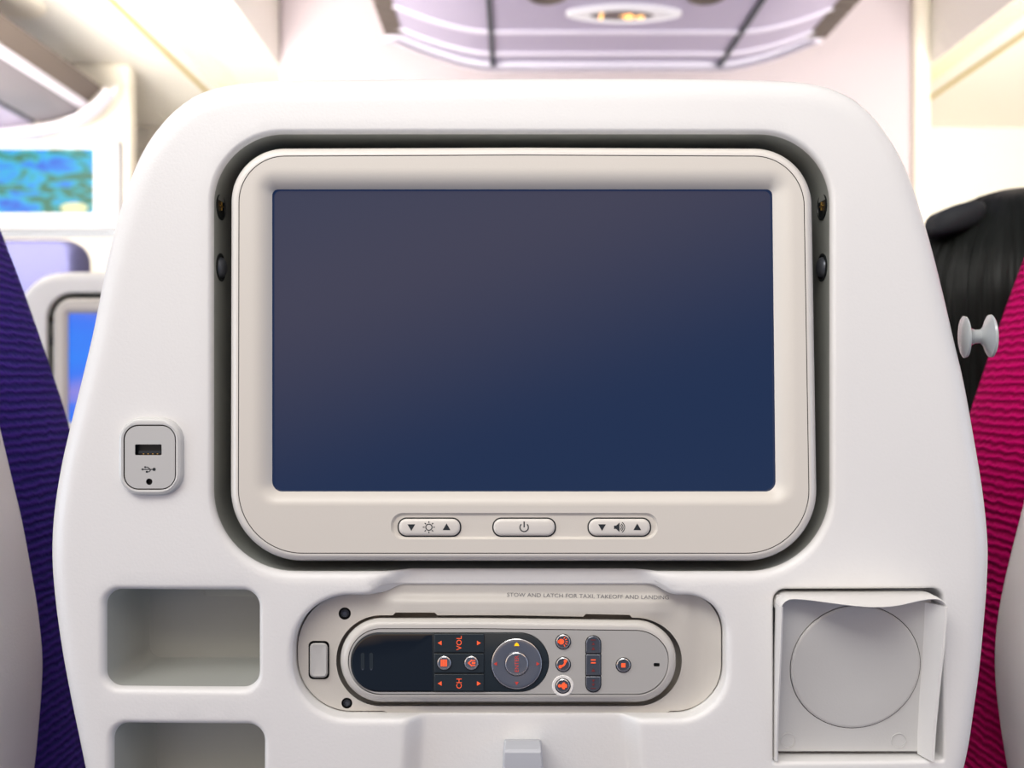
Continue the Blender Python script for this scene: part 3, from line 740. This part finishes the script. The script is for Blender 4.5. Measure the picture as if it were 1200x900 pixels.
WH = [(925, -40), (955, -10), (975, 39), (1006, 120), (1044, 229), (1075, 324), (1098, 430), (1112, 600), (1124, 900), (1110, 1300), (1080, 1640)]
WL = [(1220-x, y) for x, y in WH]
WFL = resample(catmull(WH + [(820, 1690), (400, 1690)] + WL[::-1] + [(330, -50), (600, -58), (890, -50)], 8), 200)
def neighbour(loc, label, fab, lit=None, wide=False):
    c = seat.copy(); COL.objects.link(c); c.location = loc; c['label'] = label
    for ch in list(seat.children):
        if wide and base(ch) in ('coat_hook', 'backrest'): continue
        k = copy_tree(ch, c)
        if base(k) in ('backrest', 'seat_cushion'):
            k.material_slots[0].link = 'OBJECT'; k.material_slots[0].material = fab
        if lit and base(k) == 'monitor':
            for g in k.children:
                if base(g) == 'screen': g.material_slots[0].link = 'OBJECT'; g.material_slots[0].material = lit
    if wide:
        w = backrest_mesh(WFL, 0, c); w.material_slots[0].link = 'OBJECT'; w.material_slots[0].material = fab
    return c
neighbour((-0.4815, 0.0, -0.072), 'airline seat at the left edge with purple ribbed fabric beside its grey back', M['fab_purple'], wide=True)
neighbour((0.481, 0.0, -0.072), 'airline seat at the right edge with magenta ribbed fabric beside its grey back', M['fab_pink'], wide=True)
blue = picture('lit_blue_menu', 1.0, [(0.40, (0.30, 0.25, 0.75)), (0.52, (0.02, 0.18, 0.95)), (0.70, (0.0, 0.25, 1.0))], (2, 1, 6), 0.9)
neighbour((-0.462, 0.74, 0.0), 'white airline seat one row ahead on the left with a lit blue screen', M['fab_purple'], blue)

# periwinkle high-backed seat beyond
t = thing('high_back_seat', 'periwinkle blue padded seat back beyond the white seat with the lit screen', 'seat', (at(-10, 0, 2.3).x, 1.88, 0))
ztop = at(0, 282, 2.3).z
mb = MB(); l = rrect(-0.235, 0, 0.235, ztop-0.40, [0.035, 0.035, 0.03, 0.03], 10, 8)
rows = []
for i in range(9):
    a = PI*i/8; k = 0.02*(1-math.sin(a)); rows.append([Vector((x*(1-k*2), -0.06*math.cos(a), ztop - y - (k if y < 0.5 else -k))) for x, y in l])
mb.loft(rows, cap0=True, cap1=True); mb.build('backrest', M['fab_blue'], t)
mb = MB(); l = rrect(-0.235, 0.04, 0.235, 0.5, 0.05, 6, 4); rows = []
for i in range(7):
    a = PI*i/6; k = 0.06*(1-math.sin(a)); rows.append([Vector((x*(1-k), 0.27+(y-0.27)*(1-k), 0.40-0.06*math.cos(a))) for x, y in l])
mb.loft(rows, cap0=True, cap1=True); mb.build('seat_cushion', M['fab_blue'], t)
mb = MB(); mb.box(-0.18, 0.03, 0, 0.18, 0.45, 0.345); mb.build('pedestal', M['frame'], t, bevel=0.01)

# ------------------------------------------------------------------ the handset
rem = thing('remote_control', 'grey oval in-seat handset with orange lit keys lying in its cradle', 'remote control', tuple(Q(595, 823, 0.012)))
off = Vector(rem.location)
class RB(MB):
    def build(s, name, mats, parent=None, **k):
        s.v = [tuple(Vector(v)-off) for v in s.v]; return super().build(name, mats, parent, **k)
f = 0.0012
body = rrect(399, 724, 792, 822.5, [49, 47, 47, 49], 16, 30)
body = [(x, y+(3.0*max(0, x-560)/240*min(1, (772-y)/40) if y < 772 else 0)) for x, y in body]
mb = RB(); rows = [[Q(x, y, 0.0195) for x, y in offset(body, 12)], [Q(x, y, 0.017) for x, y in offset(body, 4)], [Q(x, y, 0.011) for x, y in body], [Q(x, y, 0.007) for x, y in body]]
for i in range(1, 7):
    a = PI/2*i/6; rows.append([Q(x, y, 0.007-(0.007-f)*math.sin(a)) for x, y in offset(body, 8.5*(1-math.cos(a)))])
rows.append([Q(x, y, f) for x, y in offset(body, 9.2)])
mb.loft(rows, 0, cap0=True)
fo = rrect(408.5, 737, 783.5, 814.5, [38, 38, 38, 38], 16, 30)
fo = [(x, y+(2.4*max(0, x-560)/220*min(1, (772-y)/34) if y < 772 else 0)) for x, y in fo]
mb.loft([rows[-1], [Q(x, y, f) for x, y in offset(fo, -0.8)], [Q(x, y, f+0.0007) for x, y in offset(fo, -0.8)]], 0)
mb.loft([[Q(x, y, f+0.0007) for x, y in offset(fo, -0.8)], [Q(x, y, f+0.0007) for x, y in offset(fo, 1)]], 1)
rb = mb.build('housing', [M['remote'], M['groove']], rem)
bp = rrect(411, 741, 643.5, 811, [33, 34.8, 34.8, 33], 14, 20)
mic = rrect(766, 777, 773, 781, 1.2, 3, 2)
mb = RB(); mb.plate(offset(fo, 0.2), [bp, mic], lambda x, y: Q(x, y, f), step=14, margin=3)
mb.loft([[Q(x, y, f) for x, y in offset(fo, 0.2)], [Q(x, y, f+0.001) for x, y in offset(fo, 0.2)]])
mb.loft([[Q(x, y, f) for x, y in mic], [Q(x, y, f+0.002) for x, y in mic]], 1, cap1=True)
mb.loft([[Q(x, y, f) for x, y in bp], [Q(x, y, f+0.0006) for x, y in bp]], 0)
mb.build('faceplate', [M['remface'], M['black']], rem, weld=0, recalc=False)
# black panel
mb = RB(); b2 = offset(bp, 0.6)
mb.loft([[Q(x, y, f+0.0006) for x, y in b2], [Q(x, y, f-0.0001) for x, y in b2], [Q(x, y, f-0.0003) for x, y in offset(b2, 1.2)]], cap1=True)
mb.build('key_panel', [M['keys']], rem)
dsp = rrect(413, 743.5, 506.5, 809.5, [31, 1, 1, 31], 12, 8)
mb = RB(); mb.loft([[Q(x, y, f-0.0002) for x, y in dsp], [Q(x, y, f-0.0006) for x, y in dsp], [Q(x, y, f-0.0007) for x, y in offset(dsp, 1)]], cap1=True)
for cx in (425, 435):
    sl = rrect(cx-2.2, 765, cx+2.2, 785, 2.1, 5, 3)
    mb.prism(sl, Q, f-0.0007, f-0.00085, 1); mb.prism(circ(cx, 784.5, 1.0, 8), Q, f-0.00085, f-0.0009, 2)
mb.build('display', [M['gloss'], M['keys'], M['metald']], rem)
def key(x0, y0, x1, y1, name, icon):
    mb = RB(); l = rin(x0, y0, x1, y1, 0.8, 0)
    mb.prism(rin(x0, y0, x1, y1, 0.8, -0.6), Q, f-0.0001, f-0.00032, 1)
    mb.loft([[Q(x, y, f-0.0001) for x, y in l], [Q(x, y, f-0.0009) for x, y in l], [Q(x, y, f-0.0011) for x, y in rin(x0, y0, x1, y1, 0.8, 0.7)]], cap1=True)
    if icon: icon(mb, f-0.00105, f-0.0012)
    mb.build(name, [M['keys'], M['black'], M['orange'], M['yellow']], rem, sharp=25)
def tri(mb, cx, cy, r, a, d0, d1, mi=2):
    mb.prism([(cx+r*math.cos(a+k*2*PI/3), cy+r*math.sin(a+k*2*PI/3)) for k in range(3)], Q, d0, d1, mi)
def kv(mb, a, b): tri(mb, 516, 753.5, 3, PI, a, b); tri(mb, 560.5, 753.5, 3, 0, a, b); mb.text('VOL', 538.3, 753.5, 8.8, -PI/2, Q, b, 2)
def kc(mb, a, b): tri(mb, 516, 801, 3, PI, a, b); tri(mb, 560.5, 801, 3, 0, a, b); mb.text('CH', 538.3, 801, 8.8, -PI/2, Q, b, 2)
key(509, 743, 567, 764.5, 'volume_key', kv); key(509, 766, 567, 788.5, 'menu_key_base', None); key(509, 790, 567, 810, 'channel_key', kc)
def button(cx, cy, r, name, icon, d=f, ring=True, m=None, halo=False):
    mb = RB(); c = lambda rr: circ(cx, cy, rr, 36)
    if halo: mb.loft([[Q(x, y, d) for x, y in c(r+5)], [Q(x, y, d-0.0004) for x, y in c(r+4)], [Q(x, y, d-0.0003) for x, y in c(r+1.4)]], 4)
    mb.prism(c(r+1.3), Q, d, d-0.0002 if not halo else d-0.00035, 1)
    mb.loft([[Q(x, y, d-0.0001) for x, y in c(r+0.2)], [Q(x, y, d-0.0009) for x, y in c(r+0.2)], [Q(x, y, d-0.0011) for x, y in c(r-0.9)]], 2)
    mb.loft([[Q(x, y, d-0.0011) for x, y in c(r-0.9)], [Q(x, y, d-0.0010) for x, y in c(r-1.6)], [Q(x, y, d-0.0012) for x, y in c(r*0.4)]], 0, cap1=True)
    icon(mb, d-0.0010, d-0.0013); mb.build(name, [m or M['metal'], M['black'], M['chrome'], M['orange'], M['white']], rem, sharp=40)
def i_menu(mb, a, b):
    for k in range(3): mb.prism([(516.4+k*2.6, 773), (518.6+k*2.6, 773), (518.6+k*2.6, 781), (516.4+k*2.6, 781)], Q, a, b, 3)
def i_home(mb, a, b):
    P = [(548.3, 777), (552.8, 772.8), (552.8, 774.4), (550.4, 777), (552.8, 779.6), (552.8, 781.2)]
    mb.prism([(548, 777), (553, 772.6), (553, 774.3), (550, 777)], Q, a, b, 3); mb.prism([(548, 777), (550, 777), (553, 779.7), (553, 781.4)], Q, a, b, 3)
    mb.prism([(553, 773.6), (557, 773.6), (557, 774.6), (553, 774.6)], Q, a, b, 3); mb.prism([(553, 779.4), (557, 779.4), (557, 780.4), (553, 780.4)], Q, a, b, 3)
    mb.prism([(553, 775.6), (557, 776), (557, 778), (553, 778.4)], Q, a, b, 3)
button(520.5, 777, 7.8, 'menu_button', i_menu, f-0.0010, m=M['metal']); button(552.3, 777, 7.8, 'home_button', i_home, f-0.0010)
# navigation ring
mb = RB(); cx, cy = 605.5, 778; c = lambda rr: circ(cx, cy, rr, 64); d = f-0.0003
mb.prism(c(30.6), Q, d, d-0.0002, 1)
mb.loft([[Q(x, y, d) for x, y in c(29.4)], [Q(x, y, d-0.0012) for x, y in c(29.4)], [Q(x, y, d-0.0014) for x, y in c(28.5)]], 2)
mb.loft([[Q(x, y, d-0.0014) for x, y in c(28.5)], [Q(x, y, d-0.0015) for x, y in c(25)], [Q(x, y, d-0.0011) for x, y in c(14.6)], [Q(x, y, d-0.0004) for x, y in c(14.5)]], 0, cap1=True)
for an, mi in ((0, 3), (PI/2, 3), (PI, 3)): tri(mb, cx+24.4*math.cos(an), cy+22.5*math.sin(an), 2.6, an, d-0.0012, d-0.0017, mi)
mb.prism([(602.6, 757), (608.4, 757), (607.5, 754.6), (605.5, 753), (603.5, 754.6)], Q, d-0.0012, d-0.0017, 4)
mb.build('navigation_ring', [M['metal'], M['black'], M['chrome'], mat('red_key_mark', (0.35, 0.04, 0.03), 0.5, emis=(0.6, 0.03, 0.02), estr=0.4), M['yellow']], rem, sharp=30)
mb = RB(); mb.loft([[Q(x, y, d-0.0003) for x, y in c(13.4)], [Q(x, y, d-0.0016) for x, y in c(13.4)], [Q(x, y, d-0.0018) for x, y in c(12.3)]], 1)
mb.loft([[Q(x, y, d-0.0018) for x, y in c(12.3)], [Q(x, y, d-0.0017) for x, y in c(11.4)], [Q(x, y, d-0.0020) for x, y in c(5)]], 0, cap1=True)
mb.text('ENTER', cx+0.3, cy, 6.6, -PI/2, Q, d-0.0021, 2); mb.build('enter_button', [M['metal'], M['chrome'], mat('red_print', (0.5, 0.06, 0.05), 0.5, emis=(0.8, 0.05, 0.03), estr=0.3)], rem, sharp=30)
def i_lamp(mb, a, b):
    mb.prism(circ(657.8, 752, 3.3, 16), Q, a, b, 3); mb.prism([(653.6, 750.6), (656, 750.2), (656, 753.8), (653.6, 753.4)], Q, a, b, 3)
    for k in range(5):
        an = -1.0+k*0.5; s_, c_ = math.sin(an), math.cos(an)
        mb.prism([(658.5+4.2*c_-0.45*s_, 752+4.2*s_+0.45*c_), (658.5+6.8*c_-0.45*s_, 752+6.8*s_+0.45*c_), (658.5+6.8*c_+0.45*s_, 752+6.8*s_-0.45*c_), (658.5+4.2*c_+0.45*s_, 752+4.2*s_-0.45*c_)], Q, a, b, 3)
def i_phone(mb, a, b):
    mb.strip(657, 775.5, 4.2, 6.4, 0.1, 1.45, Q, a, b, 3, 10); mb.prism(circ(662.6, 774.8, 2, 12), Q, a, b, 3); mb.prism(circ(656.6, 781.4, 2, 12), Q, a, b, 3)
def i_person(mb, a, b):
    mb.prism(circ(655.8, 803.8, 1.9, 12), Q, a, b, 3); mb.prism([(657.4, 803), (659, 800.8), (660, 799.8), (662, 799.8), (662, 801.2), (664.5, 802), (664.5, 805.6), (662, 806.2), (662, 807.8), (659.5, 807.8), (658.8, 806.4), (657.4, 804.8)], Q, a, b, 3)
def i_stop(mb, a, b): mb.prism([(728, 777.2), (733, 777.2), (733, 782.2), (728, 782.2)], Q, a, b, 3)
button(660, 752, 8, 'reading_light_button', i_lamp, m=M['metald']); button(660, 778.6, 7.8, 'phone_button', i_phone, m=M['metald'])
button(659.6, 803.8, 7.8, 'call_button', i_person, m=M['metald'], halo=True); button(730.5, 779.4, 7.8, 'stop_button', i_stop, m=M['metald'])
def rocker(name, y0, y1, r, icon):
    mb = RB(); rr = lambda d: rin(687, y0, 703.5, y1, r, d)
    mb.prism(rr(-1.1), Q, f, f-0.0002, 1)
    mb.loft([[Q(x, y, f-0.0001) for x, y in rr(0)], [Q(x, y, f-0.0009) for x, y in rr(0)], [Q(x, y, f-0.0011) for x, y in rr(0.8)]], 2)
    mb.loft([[Q(x, y, f-0.0011) for x, y in rr(0.8)], [Q(x, y, f-0.00105) for x, y in rr(1.6)]], 0, cap1=True)
    icon(mb, f-0.0010, f-0.0013); mb.build(name, [M['metald'], M['black'], M['metal'], M['darkred'], M['orange']], rem, sharp=30)
def bar(mb, y, a, b, mi=3, h=1.0): mb.prism([(692.5, y-h/2), (698, y-h/2), (698, y+h/2), (692.5, y+h/2)], Q, a, b, mi)
rocker('previous_key', 745.5, 765.5, [8, 8, 0.8, 0.8], lambda m_, a, b: (bar(m_, 750, a, b), tri(m_, 695.3, 754.8, 2.2, -PI/2, a, b, 3), tri(m_, 695.3, 760.5, 2.6, -PI/2, a, b, 3)))
rocker('pause_key', 767, 791.3, [0.8]*4, lambda m_, a, b: (bar(m_, 773.4, a, b, 4, 1.4), bar(m_, 776.8, a, b, 4, 1.4), tri(m_, 695.3, 785.8, 2.6, -PI/2, a, b, 3)))
rocker('next_key', 792.8, 810.5, [0.8, 0.8, 8, 8], lambda m_, a, b: (tri(m_, 695.3, 797.6, 2.2, PI/2, a, b, 3), tri(m_, 695.3, 802.2, 2.2, PI/2, a, b, 3), bar(m_, 806.8, a, b)))

# ------------------------------------------------------------------ passenger in the right-hand seat
HX, HY, HZ = 0.445, 0.37, 1.166      # head centre
per = thing('person', 'seated person with long straight black hair and a black hair clip, facing away', 'person', (HX, HY, 0.405))
pz = 0.405
def skinned(name, verts, edges, radii, m, parent, sub=2, root=0):
    me = bpy.data.meshes.new(name); me.from_pydata(verts, edges, []); o = bpy.data.objects.new(name, me); COL.objects.link(o)
    o.modifiers.new('skin', 'SKIN'); sv = me.skin_vertices[0].data
    for i, r in enumerate(radii): sv[i].radius = r if isinstance(r, tuple) else (r, r); sv[i].use_root = (i == root)
    o.modifiers.new('sub', 'SUBSURF').levels = sub; o.modifiers['sub'].render_levels = sub
    dg = bpy.context.evaluated_depsgraph_get(); me2 = bpy.data.meshes.new_from_object(o.evaluated_get(dg))
    bpy.data.objects.remove(o); me2.name = name; me2.materials.clear(); me2.materials.append(m)
    for p in me2.polygons: p.use_smooth = True
    r = bpy.data.objects.new(name, me2); COL.objects.link(r); r.parent = parent; return r
# body: pelvis, spine, neck, head; arms with hands on the lap, legs to the floor
V = []; E = []; RR = []
def vtx(x, y, z, r, frm=None):
    V.append((x, y, z)); RR.append(r); i = len(V)-1
    if frm is not None: E.append((frm, i))
    return i
p0 = vtx(0, 0.02, 0.08, (0.13, 0.10)); p1 = vtx(0, 0.0, 0.26, (0.115, 0.09), p0); p2 = vtx(0, -0.02, 0.44, (0.13, 0.09), p1)
nk = vtx(0, -0.02, 0.585, 0.048, p2); h0 = vtx(0, 0.0, 0.67, 0.060, nk); h1 = vtx(0, 0.005, 0.75, 0.080, h0); h2 = vtx(0, 0.0, 0.79, 0.064, h1)
for s_ in (-1, 1):
    a = vtx(0.15*s_, -0.02, 0.49, 0.045, p2); b_ = vtx(0.19*s_, 0.02, 0.26, 0.036, a); c_ = vtx(0.10*s_, 0.22, 0.19, 0.024, b_); w = vtx(0.07*s_, 0.27, 0.19, 0.028, c_)
    for k, L in enumerate((0.055, 0.062, 0.058, 0.045)):
        x = (0.045+0.018*k)*s_; g = vtx(x, 0.305, 0.185, 0.009, w); g2 = vtx(x, 0.305+L*0.5, 0.178, 0.008, g); vtx(x, 0.305+L*0.85, 0.165, 0.007, g2)
    g = vtx(0.045*s_, 0.27, 0.185, 0.010, w); vtx(0.03*s_, 0.295, 0.18, 0.009, g)
    q = vtx(0.10*s_, 0.10, 0.07, 0.075, p0); kn = vtx(0.11*s_, 0.45, 0.08, 0.055, q); an = vtx(0.11*s_, 0.47, -0.36, 0.038, kn); vtx(0.11*s_, 0.58, -0.425, 0.030, an)
skinned('body', V, E, RR, M['skin'], per)
# facial features: nose, brows, lips, ears as one surface piece per ear is hidden under the hair
mb = MB()
mb.lathe([(0.002, 0.0), (0.010, -0.006), (0.013, -0.02), (0.006, -0.034)], (0, 0.085, 0.765), (0, -0.25, 1), 16); mb.build('nose', M['skin'], per)
for s_ in (-1, 1):
    mb = MB(); mb.lathe([(0.001, -0.009), (0.008, -0.006), (0.0115, 0), (0.008, 0.006), (0.001, 0.009)], (0.03*s_, 0.070, 0.755), (0, 1, 0), 16); mb.build('eye', M['ink'], per)
mb = MB(); mb.lathe([(0.001, -0.022), (0.005, -0.012), (0.007, 0), (0.005, 0.012), (0.001, 0.022)], (0, 0.066, 0.695), (1, 0, 0), 12); mb.build('lips', mat('lips', (0.5, 0.15, 0.14), 0.5), per)
# clothing over torso
mb = MB(); rows = []
for z, rx, ry, cy in ((0.02, 0.19, 0.13, 0.02), (0.12, 0.165, 0.125, 0.01), (0.26, 0.155, 0.115, 0.0), (0.40, 0.185, 0.115, -0.02), (0.49, 0.20, 0.10, -0.02), (0.54, 0.15, 0.08, -0.02), (0.575, 0.07, 0.065, -0.02)):
    rows.append([Vector((rx*math.cos(2*PI*i/40), cy+ry*math.sin(2*PI*i/40), z)) for i in range(40)])
mb.loft(rows, cap0=True); mb.build('cardigan', M['cloth'], per)
# hair: long straight, combed down over head and shoulders, strand ridges in the geometry
hm = bpy.data.materials.new('black_hair'); hm.use_nodes = True; n = hm.node_tree; b = n.nodes['Principled BSDF']
b.inputs['Base Color'].default_value = (0.007, 0.0085, 0.0075, 1); b.inputs['Specular IOR Level'].default_value = 0.2; b.inputs['Roughness'].default_value = 0.5; b.inputs['Anisotropic'].default_value = 0.6
hc = (0, 0.0, HZ-pz)
mb = MB(); NA, NT = 420, 60; rows = []
def hair_r(a, t):
    # t 0..1 from crown to tips ; a angle
    if t < 0.42:
        ph = PI/2*(t/0.42); r = math.sin(ph); z = 0.105*math.cos(ph)
        rx, ry = 0.098, 0.112
    else:
        u = (t-0.42)/0.58; r = 1-0.10*math.sin(PI*u)+0.10*u; z = -0.36*u; rx, ry = 0.098, 0.112
    return r*rx, r*ry, z
for j in range(NT+1):
    t_ = j/NT; row = []
    for i in range(NA+1):
        a = PI*0.62 + (2*PI*0.88)*i/NA - PI*0.0     # open at the face (towards +y)
        a = PI/2 + 0.38 + (2*PI-0.76)*i/NA if t_ > 0.30 else PI/2 + 0.38*(t_/0.30)**2 + (2*PI-0.76*(t_/0.30)**2)*i/NA
        rx, ry, z = hair_r(a, t_)
        rg = 1 + 0.018*noise.noise(Vector((a*22, 3.0, t_*1.2))) + 0.035*noise.noise(Vector((a*6, 9.0, t_*1.5))) + 0.010*noise.noise(Vector((a*70, 1.0, t_*2)))
        row.append(Vector((hc[0]+rx*math.cos(a)*rg, hc[1]+ry*math.sin(a)*rg*1.0, hc[2]+z)))
    rows.append(row)
mb.loft(rows, closed=False)
# loose strands as thin tubes over the surface
for k in range(520):
    a = PI/2 + 0.42 + random.random()*(2*PI-0.84); t0 = random.random()*0.35; t1 = min(1, t0+0.4+random.random()*0.6)
    pts = []; w = random.uniform(1.0, 1.045); da = random.uniform(-0.12, 0.12)
    for q in range(9):
        t_ = t0+(t1-t0)*q/8; rx, ry, z = hair_r(a, t_); aa = a+da*q/8
        pts.append(Vector((rx*math.cos(aa)*w, ry*math.sin(aa)*w, hc[2]+z)))
    rr = 0.0004
    mb.loft([[p+Vector((math.cos(a+PI/2), math.sin(a+PI/2), 0))*rr*math.cos(2*PI*m_/3)+Vector((math.cos(a), math.sin(a), 0))*rr*math.sin(2*PI*m_/3) for m_ in range(3)] for p in pts])
mb.build('hair', hm, per, weld=0, recalc=False)
mb = MB()
# the clip: a soft flat puff above the left temple
rows = []
for i in range(13):
    a = PI*i/12; x = -0.022*math.cos(a); rr = math.sin(a)**0.6
    rows.append([Vector((x-0.072, -0.035+0.022*rr*math.cos(2*PI*k/20), 0.072+hc[2]+0.014*rr*math.sin(2*PI*k/20)+x*0.25+0.002*math.sin(6*PI*k/20))) for k in range(20)])
mb.loft(rows, cap0=True, cap1=True); mb.build('hair_clip', M['bow'], per)
